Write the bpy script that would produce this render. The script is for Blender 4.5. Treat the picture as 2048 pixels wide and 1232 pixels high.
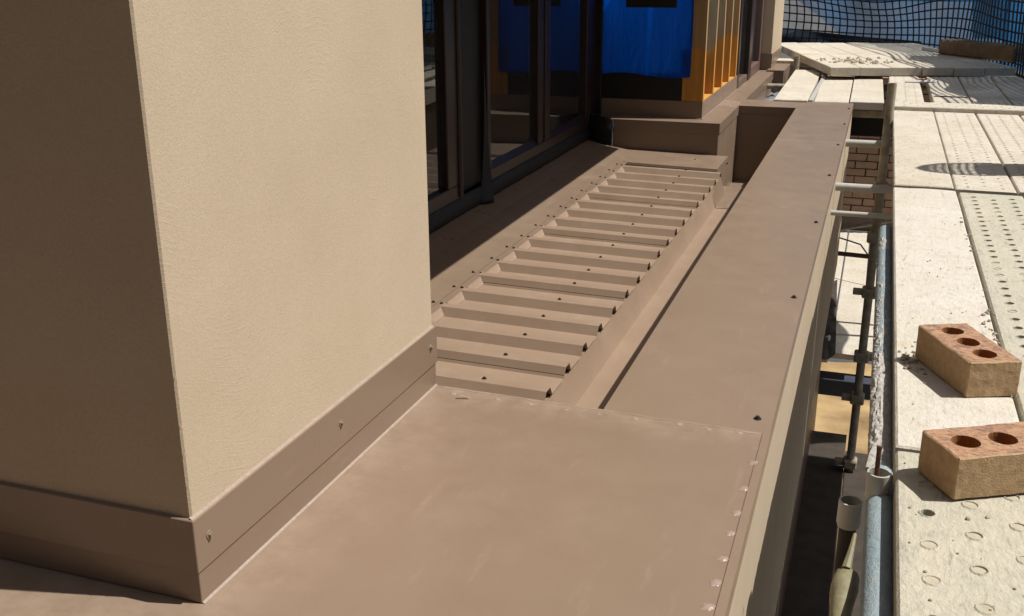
import bpy, bmesh, math, random
from mathutils import Vector, Matrix, noise
R = math.radians
random.seed(7)
scene = bpy.context.scene
for o in list(bpy.data.objects): bpy.data.objects.remove(o)
COL = scene.collection

# ------------------------------------------------------------------ camera, sky, sun, exposure
CAMH = 0.89                                   # eye height above the metal ledge (z = 0)
cd = bpy.data.cameras.new('camera'); cam = bpy.data.objects.new('camera', cd); COL.objects.link(cam)
yaw, pit, rol = -0.33633796, -0.32522553, 0.00411656
fw = Vector((math.sin(yaw)*math.cos(pit), math.cos(yaw)*math.cos(pit), math.sin(pit)))
rt = Vector((math.cos(yaw), -math.sin(yaw), 0)); dn = fw.cross(rt)
rt, dn = rt*math.cos(rol)+dn*math.sin(rol), dn*math.cos(rol)-rt*math.sin(rol)
m3 = Matrix((rt, -dn, -fw)).transposed()
cam.matrix_world = Matrix.Translation((0, 0, CAMH)) @ m3.to_4x4()
cd.sensor_width = 36; cd.lens = 36*2064.0/2048; cd.clip_start = 0.02; cd.clip_end = 2000
scene.camera = cam

SUN_AZ, SUN_EL = 13.0, 59.0                   # azimuth counted from +X towards +Y
w = bpy.data.worlds.new('World'); scene.world = w; w.use_nodes = True
nt = w.node_tree; nt.nodes.clear()
sky = nt.nodes.new('ShaderNodeTexSky'); sky.sky_type = 'NISHITA'; sky.sun_disc = False
sky.sun_elevation = R(SUN_EL); sky.sun_rotation = R(90-SUN_AZ)
sky.air_density = 1.0; sky.dust_density = 4.0; sky.ozone_density = 1.0
bg = nt.nodes.new('ShaderNodeBackground'); bg.inputs[1].default_value = 0.05
wo = nt.nodes.new('ShaderNodeOutputWorld')
nt.links.new(sky.outputs[0], bg.inputs[0]); nt.links.new(bg.outputs[0], wo.inputs[0])

sd = bpy.data.lights.new('sun', 'SUN'); sd.energy = 5.0; sd.angle = R(0.53); sd.color = (1, 0.965, 0.91)
so = bpy.data.objects.new('sun', sd); COL.objects.link(so)
tos = Vector((math.cos(R(SUN_AZ))*math.cos(R(SUN_EL)), math.sin(R(SUN_AZ))*math.cos(R(SUN_EL)), math.sin(R(SUN_EL))))
so.rotation_euler = tos.to_track_quat('Z', 'Y').to_euler(); so.location = (6, 3, 10)

scene.render.engine = 'CYCLES'
scene.view_settings.view_transform = 'Standard'; scene.view_settings.look = 'None'
scene.view_settings.exposure = 0.19; scene.view_settings.gamma = 1.0
scene.view_settings.use_curve_mapping = False
scene.cycles.max_bounces = 8; scene.cycles.transparent_max_bounces = 12
scene.cycles.sample_clamp_indirect = 8

# ------------------------------------------------------------------ materials
def lin(*c):
    return tuple(.73*((v/255)/12.92 if v/255 <= .04045 else ((v/255+.055)/1.055)**2.4) for v in c)

class NM:
    """small node builder"""
    def __init__(s, name):
        s.m = bpy.data.materials.new(name); s.m.use_nodes = True
        s.t = s.m.node_tree; s.n = s.t.nodes; s.l = s.t.links
        s.b = s.n['Principled BSDF']; s.out = s.n['Material Output']
        s.geo = s.n.new('ShaderNodeNewGeometry')
        s.pos = s.geo.outputs['Position']
    def link(s, a, b): s.l.new(a, b)
    def mapping(s, scale, src=None, rot=(0, 0, 0)):
        mp = s.n.new('ShaderNodeMapping'); mp.inputs['Scale'].default_value = scale; mp.inputs['Rotation'].default_value = rot
        s.link(src or s.pos, mp.inputs['Vector']); return mp.outputs[0]
    def noise(s, scale, detail=4, rough=.55, vec=None, dist=0):
        x = s.n.new('ShaderNodeTexNoise'); x.inputs['Scale'].default_value = scale
        x.inputs['Detail'].default_value = detail; x.inputs['Roughness'].default_value = rough
        x.inputs['Distortion'].default_value = dist
        s.link(vec or s.pos, x.inputs['Vector']); return x.outputs['Fac']
    def ramp(s, src, p0, p1, v0=0., v1=1.):
        x = s.n.new('ShaderNodeMapRange'); x.inputs[1].default_value = p0; x.inputs[2].default_value = p1
        x.inputs[3].default_value = v0; x.inputs[4].default_value = v1
        s.link(src, x.inputs[0]); return x.outputs[0]
    def math(s, op, a, b):
        x = s.n.new('ShaderNodeMath'); x.operation = op
        for i, v in enumerate((a, b)):
            if hasattr(v, 'node'): s.link(v, x.inputs[i])
            else: x.inputs[i].default_value = v
        return x.outputs[0]
    def mix(s, fac, a, b):
        x = s.n.new('ShaderNodeMix'); x.data_type = 'RGBA'
        if hasattr(fac, 'node'): s.link(fac, x.inputs[0])
        else: x.inputs[0].default_value = fac
        for i, v in ((6, a), (7, b)):
            if hasattr(v, 'node'): s.link(v, x.inputs[i])
            else: x.inputs[i].default_value = (*v, 1)
        return x.outputs[2]
    def color(s, c):
        if hasattr(c, 'node'): s.link(c, s.b.inputs['Base Color'])
        else: s.b.inputs['Base Color'].default_value = (*c, 1)
    def rough(s, r):
        if hasattr(r, 'node'): s.link(r, s.b.inputs['Roughness'])
        else: s.b.inputs['Roughness'].default_value = r
    def bump(s, h, strength, dist=.01, prev=None):
        x = s.n.new('ShaderNodeBump'); x.inputs['Strength'].default_value = strength; x.inputs['Distance'].default_value = dist
        s.link(h, x.inputs['Height'])
        if prev: s.link(prev, x.inputs['Normal'])
        s.link(x.outputs[0], s.b.inputs['Normal']); return x.outputs[0]
    def set(s, **k):
        for a, v in k.items(): s.b.inputs[a.replace('_', ' ')].default_value = v

def simple(name, c, rough=.6, var=.25, scale=6, bump=0, bscale=60, metallic=0, c2=None, detail=5):
    k = NM(name)
    d = c2 or tuple(v*(1-var) for v in c)
    k.color(k.mix(k.ramp(k.noise(scale, detail), .35, .68), c, d)); k.rough(rough); k.set(Metallic=metallic)
    if bump: k.bump(k.noise(bscale, 4), bump, .004)
    return k.m

M = {}
# factory painted brown sheet metal, dusty and very slightly buckled
def brown_metal(name, c, dust=.08, rough=.31):
    k = NM(name)
    n1 = k.noise(1.7, 5, .6); n2 = k.noise(9, 6, .7); n3 = k.noise(140, 2)
    fac = k.math('MULTIPLY', k.ramp(n1, .36, .74), k.ramp(n2, .36, .72))
    base = k.mix(k.ramp(k.noise(3.1, 3), .3, .7), c, tuple(v*.965 for v in c))
    dustc = lin(196, 176, 154)
    col = k.mix(k.math('MULTIPLY', fac, dust), base, dustc)
    smear = k.noise(1, 5, .65, k.mapping((26, 5, 20)))
    col = k.mix(k.math('MULTIPLY', k.ramp(smear, .60, .78), .22), col, dustc)
    scr = k.noise(1, 3, .5, k.mapping((7, 160, 40), rot=(0, 0, .35)))
    col = k.mix(k.math('MULTIPLY', k.math('MULTIPLY', k.ramp(scr, .70, .76), k.ramp(n1, .5, .6)), .3), col, dustc)
    col = k.mix(k.ramp(n3, .3, .7, 0, .12), col, tuple(v*.75 for v in c))
    k.color(col)
    k.rough(k.math('ADD', k.ramp(n2, .3, .7, -.05, .08), k.math('ADD', k.math('MULTIPLY', fac, .2), rough)))
    b = k.bump(k.noise(3.2, 1), .06, .02)
    k.bump(n3, .05, .001, b)
    k.set(**{'Specular_IOR_Level': .5})
    return k.m
BR = lin(149, 127, 107)
M['metal'] = brown_metal('brown_painted_sheet', BR)
M['metal_dusty'] = brown_metal('brown_painted_sheet_dusty', lin(147, 125, 105), .10, .36)
M['metal_roof'] = brown_metal('pale_brown_sheet', lin(164, 140, 118), .3, .42)  # paler brown with heavier dust, for roof, tongues and gutter trough
k = NM.__new__(NM); k.m = M['metal_dusty'].copy(); k.m.name = 'brown_sheet_with_dust_drift'; k.t = k.m.node_tree; k.n = k.t.nodes; k.l = k.t.links; k.b = k.n['Principled BSDF']
k.pos = [n_ for n_ in k.n if n_.type == 'NEW_GEOMETRY'][0].outputs['Position']
sp = k.n.new('ShaderNodeSeparateXYZ'); k.link(k.pos, sp.inputs[0])
dr = k.math('MULTIPLY', k.ramp(k.math('ADD', sp.outputs[0], k.math('MULTIPLY', k.noise(7, 4, .6), .16)), -.79, -.62, 1, 0), k.ramp(k.noise(15, 6, .7), .30, .65))
dj = k.math('MULTIPLY', k.ramp(k.math('ADD', sp.outputs[1], k.math('MULTIPLY', k.noise(9, 4, .6), .10)), 1.86, 1.98, 0, 1), k.ramp(k.noise(22, 6, .7), .35, .65))
k.color(k.mix(k.math('MULTIPLY', k.math('MAXIMUM', dr, dj), .30), k.b.inputs['Base Color'].links[0].from_socket, lin(206, 184, 162))); M['metal_ledge'] = k.m
M['metal_dark'] = brown_metal('dark_brown_sheet', lin(96, 74, 60), .15, .38)

k = NM('tan_render')                       # trowelled acrylic render: arcs of fine combed scratches
sep = k.n.new('ShaderNodeSeparateXYZ'); k.link(k.pos, sep.inputs[0])
warp = k.noise(2.1, 1); warp2 = k.noise(2.6, 1, vec=k.mapping((1, 1, 1), rot=(1.1, .4, 2)))
cmb = k.n.new('ShaderNodeCombineXYZ')
hy = k.math('ADD', k.math('ADD', sep.outputs[0], sep.outputs[1]), k.math('MULTIPLY', warp2, .5))
hz = k.math('ADD', sep.outputs[2], k.math('MULTIPLY', warp, .55))
k.link(k.math('MULTIPLY', hy, 26), cmb.inputs[0]); k.link(k.math('MULTIPLY', hz, 210), cmb.inputs[2])
comb = k.noise(1, 3, .6, cmb.outputs[0])
patch = k.ramp(k.noise(3.5, 2), .45, .62)
fine = k.noise(330, 3, .7); mid = k.noise(4, 4)
colr = k.mix(k.ramp(mid, .3, .7), lin(214, 195, 169), lin(206, 187, 160))
colr = k.mix(k.ramp(fine, .35, .7, 0, .3), colr, lin(166, 146, 117))
k.color(colr); k.rough(.92); k.set(**{'Specular_IOR_Level': .2})
b = k.bump(k.math('MULTIPLY', k.ramp(comb, .5, .72), patch), .17, .0015)
k.bump(fine, .5, .0012, b)
M['render'] = k.m

M['sealant'] = simple('sealant', lin(176, 156, 140), .45, .15, 80, .4, 150)
M['steel'] = simple('screw_head', lin(95, 84, 76), .35, .3, 200, metallic=.7)
M['bead'] = simple('corner_bead', lin(225, 220, 210), .6)
k = NM('clear_sealant'); k.color(lin(205, 180, 165)); k.rough(.25); k.bump(k.noise(220, 3), .6, .002); k.b.inputs['Alpha'].default_value = .55
M['dab'] = k.m

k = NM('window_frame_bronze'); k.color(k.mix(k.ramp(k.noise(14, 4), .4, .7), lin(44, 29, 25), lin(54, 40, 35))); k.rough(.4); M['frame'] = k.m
M['frame_lit'] = simple('window_frame_sunlit', lin(120, 96, 86), .45, .2, 12)  # lighter frame copy with sunlight put into its colour
M['black'] = simple('black_membrane', lin(15, 14, 14), .6, .3, 20, .5, 25)
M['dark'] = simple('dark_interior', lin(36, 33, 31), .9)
M['room'] = simple('room_plaster', lin(84, 82, 80), .9)
k = NM('glass'); k.color((.10, .10, .105)); k.rough(.6)
gl = k.n.new('ShaderNodeBsdfGlossy'); gl.inputs['Roughness'].default_value = .012; gl.inputs['Color'].default_value = (.95, .97, .97, 1)
tp = k.n.new('ShaderNodeBsdfTransparent'); tp.inputs[0].default_value = (.62, .66, .65, 1)
fr = k.n.new('ShaderNodeFresnel'); fr.inputs[0].default_value = 1.62
ma = k.n.new('ShaderNodeMixShader'); mb_ = k.n.new('ShaderNodeMixShader'); ma.inputs[0].default_value = .12
k.link(tp.outputs[0], ma.inputs[1]); k.link(k.b.outputs[0], ma.inputs[2]); k.link(fr.outputs[0], mb_.inputs[0]); k.link(ma.outputs[0], mb_.inputs[1]); k.link(gl.outputs[0], mb_.inputs[2])
wvy = k.n.new('ShaderNodeBump'); wvy.inputs['Strength'].default_value = .02; wvy.inputs['Distance'].default_value = .05; k.link(k.noise(2.5, 1), wvy.inputs['Height']); k.link(wvy.outputs[0], gl.inputs['Normal'])
k.link(mb_.outputs[0], k.out.inputs['Surface']); M['glass'] = k.m

k = NM('blue_sarking')                      # woven wall wrap with creases and smudges
cr = k.noise(1, 3, .5, k.mapping((3, 3, 1.2), rot=(0, .5, 0))); sm = k.math('MULTIPLY', k.ramp(k.noise(15, 7, .85), .54, .60), k.ramp(k.noise(4.2, 2), .50, .58))
c = k.mix(k.ramp(cr, .35, .7), (0, .11, .80), (0, .085, .66))
k.color(k.mix(k.math('MULTIPLY', sm, .55), c, lin(10, 25, 60))); k.rough(.4); bq = k.bump(cr, .8, .05); k.bump(k.noise(1, 4, .6, k.mapping((9, 9, 2.2), rot=(0, .7, 0)), dist=1.5), .9, .02, bq)
tr = k.n.new('ShaderNodeBsdfTranslucent'); tr.inputs[0].default_value = (0, .15, .95, 1); mx = k.n.new('ShaderNodeMixShader'); mx.inputs[0].default_value = .62
k.link(k.b.outputs[0], mx.inputs[1]); k.link(tr.outputs[0], mx.inputs[2]); k.link(mx.outputs[0], k.out.inputs['Surface']); M['blue'] = k.m
M['blue_pale'] = simple('blue_sarking_back', lin(150, 190, 235), .5, .2, 20)

k = NM('treated_pine')
g = k.noise(1, 4, .6, k.mapping((90, 90, 4)))
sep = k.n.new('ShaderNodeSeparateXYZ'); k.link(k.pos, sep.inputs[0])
upper_tone = k.ramp(k.math('ADD', sep.outputs[2], k.math('MULTIPLY', k.noise(5, 3), .22)), .50, .53)  # orange below, grey-brown above a noisy height line
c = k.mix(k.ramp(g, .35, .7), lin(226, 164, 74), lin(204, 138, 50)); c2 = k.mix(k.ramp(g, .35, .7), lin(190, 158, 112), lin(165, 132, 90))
k.color(k.mix(upper_tone, c, c2)); k.rough(.75); k.bump(g, .2, .002); M['pine'] = k.m

def plank_mat(name, c1, c2, c3, hole=.5, relief=1.):
    k = NM(name)
    a = k.noise(3.2, 7, .68); b_ = k.noise(23, 6, .7); f = k.noise(1, 4, .6, k.mapping((60, 14, 40)))
    c = k.mix(k.ramp(a, .38, .64), c1, c2)
    c = k.mix(k.math('MULTIPLY', k.ramp(b_, .52, .7), hole), c, c3)
    c = k.mix(k.ramp(f, .60, .72, 0, .5), c, tuple(v*.55 for v in c3))
    rust = k.math('MULTIPLY', k.ramp(k.noise(7, 4, .6), .66, .74), .45)
    c = k.mix(rust, c, lin(214, 170, 112))
    k.color(c); k.rough(.88); k.set(**{'Specular_IOR_Level': .25})
    bb = k.bump(b_, min(1, .7*relief), .008*relief); k.bump(k.noise(1, 5, .75, k.mapping((95, 48, 80)), dist=.6), min(1, .8*relief), .005*relief, bb)
    pit = k.ramp(k.noise(1, 3, .6, k.mapping((48, 30, 40)), dist=1.2), .66, .73); l_ = k.b.inputs['Base Color'].links[0].from_socket
    k.color(k.mix(k.math('MULTIPLY', pit, .35*min(1.5, relief)), l_, tuple(v*.55 for v in c3)))
    return k.m
M['plank_mud'] = plank_mat('mortar_caked_plank', lin(228, 221, 209), lin(219, 211, 194), lin(192, 183, 160), .45, .95)
M['plank_steel'] = plank_mat('dusty_galvanised_plank', lin(212, 204, 184), lin(200, 195, 176), lin(170, 168, 154))
M['plank_far'] = plank_mat('dusty_plank', lin(230, 221, 205), lin(217, 206, 185), lin(184, 170, 144), .5, 1.15)
M['mud'] = simple('dried_mud', lin(200, 190, 166), .95, .2, 40, .6, 90)
M['mortar'] = simple('mortar', lin(200, 195, 186), .95, .3, 60, .9, 140)
M['ledger'] = plank_mat('blue_painted_tube', lin(164, 178, 182), lin(146, 164, 172), lin(188, 186, 178), .5)
M['galv'] = simple('galvanised_tube', lin(178, 172, 152), .5, .35, 25, .2, 90, c2=lin(146, 130, 104))
M['galv_pale'] = simple('pale_galvanised_bar', lin(205, 202, 192), .5, .15, 20)
M['rust'] = simple('rusty_steel', lin(112, 74, 56), .85, .4, 60, .5, 120)
M['olive'] = simple('clamp_paint', lin(150, 142, 108), .6, .35, 40, .3, 90)

k = NM('brick_side'); n = k.noise(70, 6, .75); k.color(k.mix(k.ramp(n, .4, .66), lin(204, 174, 134), lin(184, 150, 110)))
k.rough(.95); bb = k.bump(n, .5, .002); k.bump(k.noise(300, 3), .6, .0016, bb); M['brick_side'] = k.m
k = NM('brick_top'); n = k.noise(38, 6, .8); n2 = k.noise(1, 5, .7, k.mapping((70, 200, 100)))
c = k.mix(k.ramp(n, .38, .62), lin(198, 158, 122), lin(168, 124, 96)); c = k.mix(k.ramp(n2, .53, .60, 0, .75), c, lin(92, 78, 78)); c = k.mix(k.ramp(k.noise(26, 6, .8), .52, .60, 0, .6), c, lin(110, 88, 82))
k.color(c); k.rough(.95); k.bump(n, .7, .003); M['brick_top'] = k.m
k = NM('brick_core'); n = k.noise(90, 5); k.color(k.mix(n, lin(186, 128, 70), lin(160, 100, 48))); k.rough(.95); k.bump(n, .6, .002); M['brick_core'] = k.m
M['wall_brick'] = simple('wall_brick', lin(196, 160, 132), .9, .2, 9, .4, 80)
M['wall_joint'] = simple('wall_mortar', lin(150, 132, 116), .95)
M['net'] = simple('black_net_cord', lin(22, 25, 30), .6)
k = NM('blue_shade_cloth')
fold = k.noise(3, 3); k.color(k.mix(k.ramp(fold, .35, .7), lin(58, 128, 190), lin(40, 102, 166))); k.rough(.7)
tr = k.n.new('ShaderNodeBsdfTranslucent'); tr.inputs[0].default_value = (*lin(70, 146, 210), 1)
tp = k.n.new('ShaderNodeBsdfTransparent'); tp.inputs[0].default_value = (.85, .93, 1, 1)
m1 = k.n.new('ShaderNodeMixShader'); m1.inputs[0].default_value = .4; m2 = k.n.new('ShaderNodeMixShader')
wv = k.ramp(k.noise(2.2, 4), .3, .7, .34, .60); k.link(wv, m2.inputs[0])
k.link(k.b.outputs[0], m1.inputs[1]); k.link(tr.outputs[0], m1.inputs[2]); k.link(m1.outputs[0], m2.inputs[1]); k.link(tp.outputs[0], m2.inputs[2])
k.link(m2.outputs[0], k.out.inputs['Surface']); M['cloth_thin'] = k.m
M['cloth'] = k.m.copy(); M['cloth'].name = 'blue_shade_cloth_dense'
for nd in M['cloth'].node_tree.nodes:
    if nd.type == 'MAP_RANGE' and abs(nd.inputs[4].default_value-.60) < 1e-4: nd.inputs[3].default_value = .02; nd.inputs[4].default_value = .14
M['dark_cloth'] = simple('dark_shade_cloth', lin(62, 72, 90), .8, .3, 5)
M['plastic'] = simple('grey_plastic_sheet', lin(150, 152, 158), .35, .4, 6, .5, 12)
M['sand'] = simple('sandy_ground', lin(206, 176, 126), .95, .3, 1.6, .9, 14, c2=lin(132, 104, 70))
M['ground'] = simple('grey_ground', lin(92, 92, 94), .95, .22, .25, c2=lin(74, 75, 78))
M['roofgrey'] = simple('grey_roof', lin(104, 105, 108), .8, .25, 2)
M['timber'] = simple('weathered_timber', lin(142, 120, 92), .9, .35, 12, .4, 60)
M['shade_brown'] = simple('gap_shade_brown', lin(78, 68, 58), .95, .4, 9, .4, 50)  # dark brown imitating shade on things low in the gap
M['white'] = simple('white_bar', lin(235, 233, 226), .5, .1)

# ------------------------------------------------------------------ geometry helpers
ORG = {}
def tag(o, label=None, cat=None, group=None, kind=None):
    if label: o['label'] = label
    if cat: o['category'] = cat
    if group: o['group'] = group
    if kind: o['kind'] = kind
    return o
def thing(name, loc, label, cat, group=None, rz=0):
    o = bpy.data.objects.new(name, None); COL.objects.link(o); o.location = loc; o.rotation_euler.z = rz
    o.empty_display_size = .05; ORG[o.name] = Vector(loc); return tag(o, label, cat, group)
class MB:
    def __init__(s): s.v = []; s.f = []
    def add(s, vs, fs):
        n = len(s.v); s.v += [tuple(x) for x in vs]; s.f += [tuple(i+n for i in f) for f in fs]; return s
    def quad(s, a, b, c, d): return s.add((a, b, c, d), ((0, 1, 2, 3),))
    def box(s, lo, hi, bev=0):
        x0, y0, z0 = lo; x1, y1, z1 = hi
        vs = [(x, y, z) for z in (z0, z1) for y in (y0, y1) for x in (x0, x1)]
        fs = [(0, 2, 3, 1), (4, 5, 7, 6), (0, 1, 5, 4), (2, 6, 7, 3), (0, 4, 6, 2), (1, 3, 7, 5)]
        if not bev: return s.add(vs, fs)
        bm = bmesh.new(); bv = [bm.verts.new(v) for v in vs]
        for f in fs: bm.faces.new([bv[i] for i in f])
        bmesh.ops.bevel(bm, geom=bm.edges[:], offset=bev, segments=1, affect='EDGES')
        bm.verts.index_update(); s.add([v.co[:] for v in bm.verts], [[v.index for v in f.verts] for f in bm.faces]); bm.free(); return s
    def tube(s, pts, r, n=10, cap=True):
        pts = [Vector(p) for p in pts]; rings = []
        for i, p in enumerate(pts):
            t = (pts[min(i+1, len(pts)-1)]-pts[max(i-1, 0)]).normalized()
            u = t.cross(Vector((0, 0, 1)) if abs(t.z) < .9 else Vector((1, 0, 0))).normalized(); v_ = t.cross(u)
            rr = r[i] if isinstance(r, (list, tuple)) else r
            rings.append([p+u*rr*math.cos(2*math.pi*j/n)+v_*rr*math.sin(2*math.pi*j/n) for j in range(n)])
        vs = [q for g in rings for q in g]; fs = []
        for i in range(len(pts)-1):
            for j in range(n): fs.append((i*n+j, i*n+(j+1) % n, (i+1)*n+(j+1) % n, (i+1)*n+j))
        if cap: fs += [tuple(range(n))[::-1], tuple(range((len(pts)-1)*n, len(pts)*n))]
        return s.add(vs, fs)
    def extrude(s, prof, axis, a, b, closed=False):
        """profile points (p, q) swept along axis ('x': p=y,q=z / 'y': p=x,q=z / 'z': p=x,q=y)"""
        def mk(p, t): return {'x': (t, p[0], p[1]), 'y': (p[0], t, p[1]), 'z': (p[0], p[1], t)}[axis]
        n = len(prof); vs = [mk(p, a) for p in prof]+[mk(p, b) for p in prof]
        fs = [(i, (i+1) % n, n+(i+1) % n, n+i) for i in range(n if closed else n-1)]
        if closed: fs += [tuple(range(n))[::-1], tuple(range(n, 2*n))]
        return s.add(vs, fs)
    def sheet(s, fn, nu, nv):
        vs = [fn(i/nu, j/nv) for i in range(nu+1) for j in range(nv+1)]
        return s.add(vs, [(i*(nv+1)+j, (i+1)*(nv+1)+j, (i+1)*(nv+1)+j+1, i*(nv+1)+j+1) for i in range(nu) for j in range(nv)])
    def jitter(s, a, sc=8):
        s.v = [tuple(Vector(v)+noise.noise_vector(Vector(v)*sc)*a) for v in s.v]; return s
def mesh_of(name, mb, mat, org=Vector((0, 0, 0)), smooth=False):
    me = bpy.data.meshes.new(name); me.from_pydata([tuple(Vector(v)-org) for v in mb.v], [], mb.f); me.update()
    bm = bmesh.new(); bm.from_mesh(me); bmesh.ops.recalc_face_normals(bm, faces=bm.faces); bm.to_mesh(me); bm.free()
    for m in (mat if isinstance(mat, (list, tuple)) else [mat]): me.materials.append(M[m])
    if smooth: me.polygons.foreach_set('use_smooth', [True]*len(me.polygons))
    return me
def root_of(p):
    while p and p.parent: p = p.parent
    return p
def part(name, mb, mat, parent, smooth=False, solid=0, label=None):
    """mesh given in world coordinates, hung under a thing (or one of its parts)"""
    org = ORG[root_of(parent).name]
    o = bpy.data.objects.new(name, mesh_of(name, mb, mat, org, smooth)); COL.objects.link(o); o.parent = parent
    if solid:
        md = o.modifiers.new('s', 'SOLIDIFY'); md.thickness = solid; md.offset = -1
    if smooth:
        try: o.data.set_sharp_from_angle(angle=R(40))
        except Exception: pass
    if label: o['label'] = label
    return o
def single(name, mb, mat, loc, label, cat, group=None, smooth=False, kind=None, solid=0):
    loc = Vector(loc); o = bpy.data.objects.new(name, mesh_of(name, mb, mat, loc, smooth)); COL.objects.link(o); o.location = loc
    ORG[o.name] = loc
    if solid:
        md = o.modifiers.new('s', 'SOLIDIFY'); md.thickness = solid; md.offset = -1
    if smooth:
        try: o.data.set_sharp_from_angle(angle=R(40))
        except Exception: pass
    return tag(o, label, cat, group, kind)
def inst(name, me, loc, parent, rot=(0, 0, 0), sc=1):
    o = bpy.data.objects.new(name, me); COL.objects.link(o); o.parent = parent
    o.location = Vector(loc)-ORG[root_of(parent).name]; o.rotation_euler = rot; o.scale = (sc,)*3; return o

# hex head roofing screw on a washer
def screw_mesh():
    b = MB(); n = 12
    def ring(r, z, k=n, ph=0): return [(r*math.cos(2*math.pi*i/k+ph), r*math.sin(2*math.pi*i/k+ph), z) for i in range(k)]
    b.add(ring(.0085, 0)+ring(.0080, .0016), [(i, (i+1) % n, n+(i+1) % n, n+i) for i in range(n)]+[tuple(range(n, 2*n))])
    b.add(ring(.0048, .0016, 6)+ring(.0044, .0062, 6), [(i, (i+1) % 6, 6+(i+1) % 6, 6+i) for i in range(6)]+[tuple(range(6, 12))])
    return mesh_of('screw', b, 'steel')
SCREW = screw_mesh()
PSCREW = SCREW.copy(); PSCREW.name = 'painted_screw'; PSCREW.materials.clear(); PSCREW.materials.append(M['metal'])
def dab_mesh():
    b = MB()
    def f(u, v):
        a = 2*math.pi*v; r = .011*u*(1+.25*math.sin(2*a+1)+.15*math.sin(5*a)); return (r*.8*math.cos(a), r*1.25*math.sin(a), .0032*(1-u*u)+.0006*math.sin(9*a)*(1-u)*u)
    b.sheet(f, 4, 14); return mesh_of('sealant_dab', b, 'dab', smooth=True)
DAB = dab_mesh()

# ================================================================== SETTING: ground far below
b = MB(); b.quad((-400, -200, -3.2), (400, -200, -3.2), (400, 900, -3.2), (-400, 900, -3.2))
single('ground', b, 'ground', (0, 0, -3.2), None, None, kind='structure')
b = MB(); b.sheet(lambda u, v: (-1.2+3.2*u, 5.5+5.2*v, -3.15+.08*noise.noise(Vector((u*6, v*9, 3)))), 30, 40)
single('sand_bed', b, 'sand', (0, 8, -3.2), 'orange sandy ground seen down the gap beside the parapet', 'sand', kind='structure', smooth=True)

# ================================================================== RENDERED COLUMNS
def column(name, x0, x1, y0, y1, top, label, flash, screws):
    t = thing(name, ((x0+x1)/2, (y0+y1)/2, 0), label, 'column')
    b = MB(); b.box((x0, y0, .02), (x1-.007, y1, top), .003); part('rendered_shaft', b, 'render', t)
    b = MB(); b.box((x0-.02, y0-.003, .001), (x1-.003, y1+.004, flash*.41), .001); fl = part('base_flashing', b, 'metal', t)
    b = MB(); b.box((x0-.02, y0-.007, flash*.385), (x1, y1+.008, flash), .0012); up = part('cover_flashing', b, 'metal', t)
    b = MB()                                             # sealant along the top of the flashing
    b.extrude([(x1-.008, flash+.0035), (x1-.002, flash-.0004), (x1-.008, flash-.001)], 'y', y0-.004, y1, True)
    for v in range(0): pass
    part('sealant_bead', b.jitter(.0007, 60), 'sealant', up)
    b = MB(); b.extrude([(x1-.004, .004), (x1+.0008, .0008), (x1-.004, .0005)], 'y', y0-.002, y1+.003, True)
    part('sealant_bead', b.jitter(.0006, 50), 'sealant', fl)
    b = MB()
    for i in range(9):
        z = flash+.05+.045*i*random.uniform(.7, 1.3)
        if i in (0, 1, 2, 5): b.box((x1-.0078, y0+.0001, z), (x1-.0068, y0+.0009, z+random.uniform(.003, .008)))
    part('corner_bead', b, 'bead', t)
    for (p, rot) in screws: inst('screw', PSCREW, p, up, rot, .85)
    return t
PX = (0, R(90), 0); MY = (R(90), 0, 0)
column('rendered_column', -2.4, -.852, 1.072, 1.932, 3.2, 'tan rendered column at the left with brown base flashing', .139,
       [((-.852, 1.098, .10), PX), ((-.852, 1.50, .10), PX), ((-.852, 1.905, .10), PX), ((-1.45, 1.065, .112), MY)])
column('rendered_column', -1.75, -.862, 9.12, 9.95, 3.2, 'narrow distant tan rendered column beyond the stud framing', .135, [])

# ================================================================== LEDGE AND PARAPET
t = thing('ledge_capping', (-.6, 1, 0), 'wide flat brown sheet capping in the foreground at the column foot', 'capping')
b = MB(); b.add([(-2.5, -.6, 0), (-.1275, -.6, 0), (-.1315, 1.918, 0), (-.86, 1.936, 0), (-2.5, 1.936, 0)], [(0, 1, 2, 3, 4)])
b.add([(-.1275, -.6, 0), (-.1315, 1.918, 0), (-.1300, 1.918, -.034), (-.1258, -.6, -.034)], [(0, 1, 2, 3)])
b.add([(-.1315, 1.918, 0), (-.86, 1.936, 0), (-.86, 1.936, -.004), (-.1315, 1.918, -.004)], [(0, 1, 2, 3)])
top = part('capping_sheet', b, 'metal_ledge', t)
b = MB(); b.add([(-.1405, -.6, .0016), (-.126, -.6, .0016), (-.130, 1.916, .0016), (-.1445, 1.916, .0016)], [(0, 1, 2, 3)])
b.add([(-.126, -.6, .0016), (-.130, 1.916, .0016), (-.1285, 1.916, -.020), (-.1245, -.6, -.020)], [(0, 1, 2, 3)])
b.add([(-.1405, -.6, .0016), (-.1445, 1.916, .0016), (-.1445, 1.916, 0), (-.1405, -.6, 0)], [(0, 1, 2, 3)])
part('edge_fold', b, 'metal', t, solid=.0006)
for x, y in ((-.146, 1.78), (-.151, 1.675), (-.152, 1.585), (-.153, 1.515), (-.154, 1.435), (-.155, 1.365), (-.156, 1.30)):
    inst('sealant_dab', DAB, (x, y, .0003), top, (0, 0, random.uniform(-.5, .5)), random.uniform(.75, 1.05))
for x in (-.80, -.70, -.625, -.545, -.475, -.40, -.31, -.25, -.19):
    inst('sealant_dab', DAB, (x, 1.902+random.uniform(-.006, .006), .0003), top, (0, 0, R(90)+random.uniform(-.4, .4)), random.uniform(.35, .8))
b = MB(); b.sheet(lambda u, v: (-.845+.70*u, 1.927-.017*(u)+.0045*(v-.5)*max(.15, noise.noise(Vector((u*14, 0, 5)))*2.2), .0006+.0006*math.sin(math.pi*v)), 90, 3)
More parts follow.
